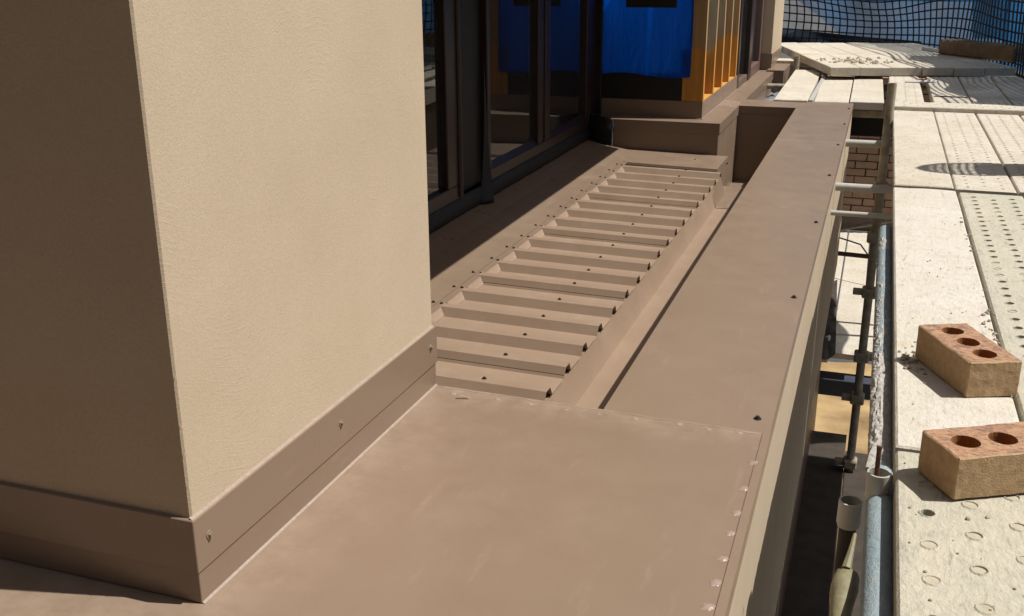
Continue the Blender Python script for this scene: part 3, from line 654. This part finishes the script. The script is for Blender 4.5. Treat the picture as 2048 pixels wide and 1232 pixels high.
for z, s in ((-.62, 1), (-.95, -1), (-1.35, 1), (-1.62, -1), (-2.05, -1), (-.33, -1)):
    b = MB(); b.box((.075-.045*(s > 0)-.04*(s < 0), 6.035, z-.028), (.075+.04, 6.125, z+.028), .008); b.box((.075-.09 if s < 0 else .03, 6.05, z-.014), (.075-.03 if s < 0 else .16, 6.11, z+.014), .004)
    part('coupler', b, 'galv', t)
t = tube_thing('standard', (.031, 1.805, -3.2), (.031, 1.805, -.11), .015, 'shade_brown', 'open topped scaffold pipe end left of the blue tube', 'post', 'scaffold posts')  # pipe coloured dark for the shade below its cup
b = MB(); n_ = 18; rg = lambda r, z: [(.031+r*math.cos(2*math.pi*j/n_), 1.805+r*math.sin(2*math.pi*j/n_), z) for j in range(n_)]
prof = [(.0195, -.112), (.0215, -.106), (.0210, -.060), (.0178, -.0595), (.0170, -.10)]
b.add(sum([rg(r, z) for r, z in prof], []), [(a*n_+j, a*n_+(j+1) % n_, (a+1)*n_+(j+1) % n_, (a+1)*n_+j) for a in range(4) for j in range(n_)]); part('cup', b, 'galv_pale', t, smooth=True)
t = thing('pipe_socket', (.072, 1.735, .0), 'open pipe socket with a rusty rod beside the plank end', 'socket')
b = MB(); rg = lambda r, z: [(.0715+r*math.cos(2*math.pi*j/n_), 1.735+r*math.sin(2*math.pi*j/n_), z) for j in range(n_)]
prof = [(.0185, -.012), (.0200, -.008), (.0205, .040), (.0175, .0405), (.0170, .0)]
b.add(sum([rg(r, z) for r, z in prof], []), [(a*n_+j, a*n_+(j+1) % n_, (a+1)*n_+(j+1) % n_, (a+1)*n_+j) for a in range(4) for j in range(n_)]); part('cup', b, 'galv_pale', t, smooth=True)
part('rusty_rod', MB().tube([(.0675, 1.724, -.002), (.0665, 1.73, .085), (.0668, 1.731, .092)], [.0042, .0042, .0055], 8), 'rust', t, smooth=True)
part('mortar_lump', MB().tube([(.055, 1.80, .012), (.060, 1.83, .018), (.068, 1.87, .02), (.066, 1.90, .016)], [.006, .012, .011, .004], 9).jitter(.004, 70), 'mortar', t)
# clamp near the bottom edge
t = thing('clamp', (.03, 1.46, -.1), 'olive painted scaffold clamp hanging beside the blue tube', 'clamp')
b = MB(); b.tube([(.028, 1.38, -.075), (.028, 1.42, -.07), (.029, 1.46, -.062), (.031, 1.50, -.055), (.033, 1.528, -.05), (.034, 1.54, -.048)], [.008, .014, .018, .021, .019, .009], 10); b.box((.010, 1.465, -.08), (.046, 1.512, -.05), .008); part('clamp_body', b.jitter(.002, 40), 'olive', t, smooth=True)
b = MB(); b.tube([(.031, 1.525, -.035), (.036, 1.56, -.02), (.040, 1.60, -.012)], [.008, .005, .003], 8); part('clamp_hook', b, 'olive', t, smooth=True)
b = MB(); b.tube([(.020, 1.43, -.07), (.006, 1.42, -.08)], .005, 6); part('bolt', b, 'rust', t)
for i, (y, x0, z) in enumerate(((7.62, -.14, -.10), (6.14, -.13, -.10), (4.89, -.125, -.10), (4.37, -.12, -.105))):
    tube_thing('transom', (x0-.01, y, z), (1.0, y+.02, z), (.017, .021, .019, .011)[i], 'galv_pale', ('pale transom bar in the gap beyond the parapet end', 'pale transom bar farthest along the gap beside the parapet', 'pale transom bar midway along the gap beside parapet', 'thin transom bar nearest along the gap beside parapet')[i], 'bar', 'transom bars')
tube_thing('bearer_tube', (.10, 1.832, -.03), (1.2, 1.832, -.03), .022, 'timber', 'brown bearer showing in the gap between plank ends', 'tube', 'deck bearers')
tube_thing('bearer_tube', (-1.2, 8.55, -.075), (1.4, 8.9, -.075), .022, 'galv', 'scaffold tube carrying the far planks under raised platform', 'tube', 'deck bearers')
b = MB(); b.box((-.62, 7.20, -.10), (.1, 7.26, -.052), .003); single('plank_bearer', b, 'galv', (-.3, 7.2, -.1), 'grey steel bearer under the front ends of far planks', 'bearer')
b = MB(); b.box((-.20, 7.45, -.26), (.30, 7.55, -.125), .003); single('dark_beam', b, 'black', (0, 7.5, -.26), 'black beam crossing the gap below the far planks', 'beam')
single('white_bracket', MB().box((.035, 7.50, -.14), (.06, 7.53, -.02), .002), 'galv_pale', (.05, 7.5, -.1), 'small white bracket on the end of the pale bar', 'bracket')
t = tube_thing('short_post', (-.66, 9.12, -.2), (-.66, 9.12, .118), .0242, 'galv', 'short hooked post end beside the raised platform', 'post', None, True)

# ------------------------------------------------------------------ bricks
def brick(label, loc, ang, along_y):
    L, W, Hh = .230, .110, .076; r = .0235; n = 20
    t = thing('brick', loc, label, 'brick', 'loose bricks'); t.rotation_euler.z = ang
    top, side, core = MB(), MB(), MB(); org = Vector(loc)
    e = .0022
    xs = [e, L/2-.102, L/2-.034, L/2+.034, L/2+.102, L-e]
    def q(x, y, z):
        p = Vector((x, y, z)); p += noise.noise_vector(p*55+org*9)*.0011+noise.noise_vector(p*19+org*5)*.0008
        if along_y: p = Vector((W-p.y, p.x, p.z))          # long side runs away from the corner
        return p+org
    for z, flip in ((Hh, 0), (0, 1)):
        mb = top if z else side
        for c in range(5):
            xa, xb = xs[c], xs[c+1]
            if c in (0, 4):
                for j in range(6): mb.quad(q(xa, e+(W-2*e)*j/6, z), q(xb, e+(W-2*e)*j/6, z), q(xb, e+(W-2*e)*(j+1)/6, z), q(xa, e+(W-2*e)*(j+1)/6, z))
                continue
            xc = (xa+xb)/2; cir = [q(xc+r*math.cos(2*math.pi*j/n), W/2+r*math.sin(2*math.pi*j/n), z) for j in range(n)]
            def edge(j):
                a = 2*math.pi*j/n; hx, hy = (xb-xa)/2, W/2-e; s = min(hx/abs(math.cos(a)) if abs(math.cos(a)) > 1e-6 else 9, hy/abs(math.sin(a)) if abs(math.sin(a)) > 1e-6 else 9)
                return (xc+s*math.cos(a), W/2+s*math.sin(a))
            aa = math.atan2(W/2-e, (xb-xa)/2)
            angs = sorted(set([round(2*math.pi*j/n, 6) for j in range(n)]+[round(v % (2*math.pi), 6) for v in (aa, math.pi-aa, math.pi+aa, -aa)]))
            out, inn = [], []
            for a in angs:
                hx, hy = (xb-xa)/2, W/2-e; s = min(hx/max(1e-9, abs(math.cos(a))), hy/max(1e-9, abs(math.sin(a))))
                out.append(q(xc+s*math.cos(a), W/2+s*math.sin(a), z)); inn.append(q(xc+r*math.cos(a), W/2+r*math.sin(a), z))
            k_ = len(angs)
            mb.add(out+inn, [(j, (j+1) % k_, k_+(j+1) % k_, k_+j) for j in range(k_)])
            if z:
                low = [q(xc+r*math.cos(a), W/2+r*math.sin(a), 0.001) for a in angs]
                core.add(inn+low, [(j, (j+1) % k_, k_+(j+1) % k_, k_+j) for j in range(k_)])
                core.add(low, [tuple(range(k_))])
    # outer walls with chamfered arrises
    def wall(fn, nu, nv=8):
        side.sheet(fn, nu, nv)
    wall(lambda u, v: q(e+(L-2*e)*u, 0, e+(Hh-2*e)*v), 22); wall(lambda u, v: q(e+(L-2*e)*u, W, e+(Hh-2*e)*v), 22)
    wall(lambda u, v: q(0, e+(W-2*e)*u, e+(Hh-2*e)*v), 11); wall(lambda u, v: q(L, e+(W-2*e)*u, e+(Hh-2*e)*v), 11)
    for z0, z1 in ((Hh-e, Hh), (e, 0)):
        wall(lambda u, v: q(e+(L-2*e)*u, e*v, z0+(z1-z0)*v), 22, 1); wall(lambda u, v: q(e+(L-2*e)*u, W-e*v, z0+(z1-z0)*v), 22, 1)
        wall(lambda u, v: q(e*v, e+(W-2*e)*u, z0+(z1-z0)*v), 11, 1); wall(lambda u, v: q(L-e*v, e+(W-2*e)*u, z0+(z1-z0)*v), 11, 1)
    for sx in (0, 1):
        for sy in (0, 1):
            X_ = lambda d: L-d if sx else d; Y_ = lambda d: W-d if sy else d
            wall(lambda u, v: q(X_(e*(1-v)), Y_(e*v), e+(Hh-2*e)*u), 8, 1)
    def bpart(nm, mb, mt): return part(nm, mb, mt, t, smooth=False)
    bpart('top_face', top, 'brick_top'); bpart('sides', side, 'brick_side'); bpart('core_holes', core, 'brick_core')
    return t
brick('three hole clay brick on the mortar caked plank, the farther one', (.231, 2.111, DZ+.002), .414, True)
brick('nearer three hole clay brick cut off by the right edge', (.185, 1.651, DZ+.0035), .51, False)

# mortar crumbs and dirt
b = MB()
def crumb(p, s):
    p = Vector(p); n = 5
    b.tube([p+Vector((-s, 0, 0)), p+Vector((-s*.4, s*.1, s*.3)), p+Vector((s*.5, 0, s*.25)), p+Vector((s, s*.1, 0))], [s*.15, s*random.uniform(.6, .9), s*random.uniform(.5, .8), s*.15], n)
for i in range(26): crumb((random.gauss(.135, .018), random.gauss(2.33, .05), DZ), random.uniform(.0015, .006))
for i in range(40): crumb((random.gauss(.318, .006), random.choice((random.gauss(2.55, .12), random.uniform(2.3, 4.1))), DZ), random.uniform(.0015, .006))
for i in range(60): crumb((random.uniform(.11, .32), random.uniform(1.85, 4.1), DZ), random.uniform(.0008, .0028))
for i in range(22): crumb((random.uniform(.11, .32), random.uniform(1.3, 1.8), DZ+.001), random.uniform(.0008, .003))
for p, s in (((.205, 1.60, DZ+.001), .004), ((.235, 1.615, DZ), .004), ((.12, 2.31, DZ), .010), ((.13, 2.29, DZ), .007)): crumb(p, s)
for i in range(130): crumb((random.gauss(-.2, .17), random.gauss(9.05, .14), .1), random.choice((random.uniform(.002, .006), random.uniform(.004, .016))))
for i in range(60): crumb((random.uniform(.12, .32), random.uniform(1.842, 1.855), DZ-.004), random.uniform(.002, .005))
single('mortar_crumbs', b, 'mud', (.2, 2.3, DZ), 'scattered mortar crumbs and grit on the deck planks', 'mortar', kind='stuff')

# ================================================================== NETTING AT THE FAR END AND OUTER SIDE
path = [Vector(p) for p in ((-2.2, 12.2), (-1.2, 11.75), (-.4, 11.5), (.25, 11.25), (.62, 10.6), (.82, 9.9), (1.02, 9.1), (1.12, 8.3), (1.16, 7.4), (1.18, 6.75))]
cum = [0]
for i in range(1, len(path)): cum.append(cum[-1]+(path[i]-path[i-1]).length)
LEN = cum[-1]
def pth(s):
    s = max(0, min(LEN-1e-6, s))
    for i in range(len(path)-1):
        if s <= cum[i+1]:
            u = (s-cum[i])/(cum[i+1]-cum[i]); a = path[max(i-1, 0)]; p, q_ = path[i], path[i+1]; d = path[min(i+2, len(path)-1)]
            return .5*((2*p)+(q_-a)*u+(2*a-5*p+4*q_-d)*u*u+(3*p-a-3*q_+d)*u**3)
def netp(s, h, off=0):
    p = pth(s); t_ = (pth(s+.02)-pth(s-.02)).normalized(); nrm = Vector((-t_.y, t_.x))
    wob = .10*math.sin(1.9*s+1.2*h)+.05*math.sin(4.3*s-2*h)
    sag = -.10*math.exp(-((s-2.35)/.6)**2)*math.sin(min(1, h/.7)*1.5)+.03*math.sin(2.3*s)
    x = p+nrm*(wob*.6*min(1, h+.2)+off)+t_*(.10*math.sin(1.3*h*3+s*.8)*min(1, h))
    return Vector((x.x, x.y, .02+h+sag*min(1, h*2)))
b = MB(); cell = .082; NH = 17; ns = int(LEN/cell)
for i in range(ns+1): b.tube([netp(i*cell, j*cell) for j in range(NH+1)], .0070, 4, False)
for j in range(NH+1): b.tube([netp(i*cell, j*cell) for i in range(ns+1)], .0070 if j not in (0, NH) else .012, 4, False)
t = thing('safety_net', (.3, 11, 0), 'black square mesh safety net draped round the scaffold end', 'net'); part('mesh', b, 'net', t)
def cloth(s0, s1, h0, h1, off, name, label, mat, fn=None):
    b = MB(); b.sheet(lambda u, v: netp(s0+(s1-s0)*u, (h0(u) if callable(h0) else h0)*(1-v)+h1*v, off+.035*math.sin(11*u*(s1-s0)/1.5+2*v)), 90, 22)
    return single(name, b, mat, netp((s0+s1)/2, 0), label, 'netting', smooth=True)
cloth(1.35, 4.3, lambda u: max(0.0, .46-1.9*u), 1.38, .12, 'blue_netting', 'thin pale blue shade cloth behind the net, left fold', 'cloth_thin')
cloth(4.1, LEN, 0.0, 1.38, .14, 'blue_netting', 'dense blue shade cloth along the right side of the net', 'cloth')
b = MB(); b.sheet(lambda u, v: netp(.2+2.6*u, .0+(.20-.10*u)*v, .05+.04*math.sin(9*u+3*v)), 40, 4); single('dark_toe_sheet', b, 'dark_cloth', netp(1.5, 0), 'dark bunched cloth along the foot of the net', 'cloth', smooth=True)
# white board high behind the net
b = MB(); b.box((-1.05, 12.0, .665), (-.38, 12.04, .71), .003); single('white_board', b, 'white', (-.7, 12, .66), 'white board seen through the top of the net', 'board')
# net wrapped board standing outside the frame: throws the pointed shadow across the deck
t = thing('netted_board', (1.06, 4.84, .046), 'narrow upright guard board topped with net, just outside the frame', 'board')
b = MB(); b.box((1.05, 4.70, .046), (1.075, 4.98, 1.05), .002); part('board', b, 'timber', t)
b = MB()
hw_ = lambda q: .14*max(0, 1-q**2.2)**.55
for i in range(9):
    w_ = (i-4)/4; pts = [(1.06, 4.84+w_*hw_(q/10), 1.03+.50*q/10) for q in range(11)]; b.tube(pts, .011 if abs(w_) > .9 else .0075, 4)
for j in range(8):
    q = .08+.11*j; b.tube([(1.06, 4.84-hw_(q), 1.03+.5*q), (1.06, 4.84, 1.045+.5*q), (1.06, 4.84+hw_(q), 1.03+.5*q)], .0075, 4)
b.box((1.055, 4.72, 1.03), (1.06, 4.96, 1.13))
part('net_top', b, 'net', t)

# ================================================================== BELOW AND BEYOND
t = thing('brick_wall', (-.1, 12.5, -2.1), 'shaded pink brick wall seen down the gap beside the parapet', 'wall')
b = MB(); b.box((-1.2, 12.42, -2.12), (.9, 12.6, -.25)); part('mortar_bed', b, 'wall_joint', t)
bm_ = MB().box((-.115, -.06, -.038), (.115, .0, .038), .003); BMESH = mesh_of('brick', bm_, 'wall_brick')
for r_ in range(18):
    for c in range(6):
        inst('brick', BMESH, (-.75+.24*c+(.12 if r_ % 2 else 0)+random.uniform(-.003, .003), 12.42-.006, -1.86+.086*r_), t)
b = MB(); b.box((-1.2, 12.30, -2.10), (.9, 12.41, -1.93)); part('plinth_course', b, 'metal_dark', t)
GL = 'lower lift planks'
for i in range(4):
    x0 = -.62+.24*i
    solid_plank('lower_lift_plank', ('lowest deck plank against the building, seen down the gap', 'sunlit lower deck plank beside the building, seen down the gap', 'sunlit lower deck plank beside the scaffold post', 'outer lower deck plank under the main deck')[i], x0, x0+.225, 7.9+.12*i, 12.28, -2.10, 'plank_far', GL, wav=.002)
tube_thing('brace_tube', (-.5, 9.3, -1.45), (.35, 9.4, -1.25), .02, 'galv', 'thin brace tube slanting across the gap', 'tube')
tube_thing('lower_ledger', (-.6, 9.0, -1.5), (.6, 9.0, -1.53), .02, 'rust', 'level rusty tube low in the gap', 'tube')
b = MB(); b.tube([(-.4, 10.5, -1.7), (0, 10.3, -1.75), (.3, 10.0, -2.05)], .008, 6); single('cable', b, 'net', (-.4, 10.5, -1.7), 'thin dark cable sagging across the gap', 'cable')
for i in range(3):
    solid_plank('lower_lift_plank', ('added dark plank standing in for shade, beside the building', 'added dark plank standing in for shade, second from building', 'added dark plank standing in for shade, third from building')[i], -.42+.232*i, -.19+.232*i, -.4, 6.85-.25*i, -2.10, 'shade_brown', GL, wav=.004)  # dark planks put in for the shaded ground in the near gap
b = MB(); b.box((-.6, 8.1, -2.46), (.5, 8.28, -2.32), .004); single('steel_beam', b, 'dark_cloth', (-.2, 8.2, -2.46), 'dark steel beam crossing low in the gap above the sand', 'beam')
b = MB(); b.sheet(lambda u, v: (-.46+(.36-.08*v)*u, 8.0+2.1*v+.1*math.sin(7*u), -2.085+.03*noise.noise(Vector((u*4, v*9, 6)))), 14, 30); single('shadow_sheet', b, 'shade_brown', (-.3, 9, -2.09), 'dark sheet standing in for a shadow on the sunlit lower deck', 'sheet', smooth=True)  # dark brown surface laid where the lower deck is in shadow
b = MB(); b.sheet(lambda u, v: (-.86+.98*u, 7.62+2.0*v, -.17+.05*noise.noise(Vector((u*5, v*9, 4)))+.03*noise.noise(Vector((u*17, v*21, 1)))), 30, 50)
single('plastic_sheet', b, 'plastic', (-.4, 8.5, -.6), 'crumpled grey plastic sheet below the far planks', 'plastic sheet')
for i, (x, y, wx, wy, z) in enumerate(((-30, 58, 22, 12, 0), (6, 70, 26, 14, .2), (-2, 42, 9, 7, -1.2))):
    t = thing('neighbour_building', (x, y, -3.2), ('low grey roofed building far behind the net, left', 'long grey roofed building far behind the net', 'nearer small grey shed behind the net')[i], 'building')
    b = MB(); b.box((x-wx/2, y-wy/2, -3.2), (x+wx/2, y+wy/2, z-1.2)); part('wall', b, 'room', t)
    b = MB(); b.extrude([(y-wy/2-.5, z-1.2), (y, z+.6), (y+wy/2+.5, z-1.2)], 'x', x-wx/2-.4, x+wx/2+.4, True); part('roof', b, 'roofgrey', t)
# unseen block added behind the viewpoint to cut sky light on shaded faces
t = thing('sky_blocker', (-3, -4, -3.2), 'unseen dark brown block added behind the viewpoint against sky light', 'building')
b = MB(); b.box((-14, -6, -3.2), (2.2, -2.6, 5.5)); part('wall', b, 'metal_dark', t)
b = MB(); b.box((-14.3, -6.3, 5.5), (2.5, -2.3, 5.7)); part('roof', b, 'metal_dark', t)
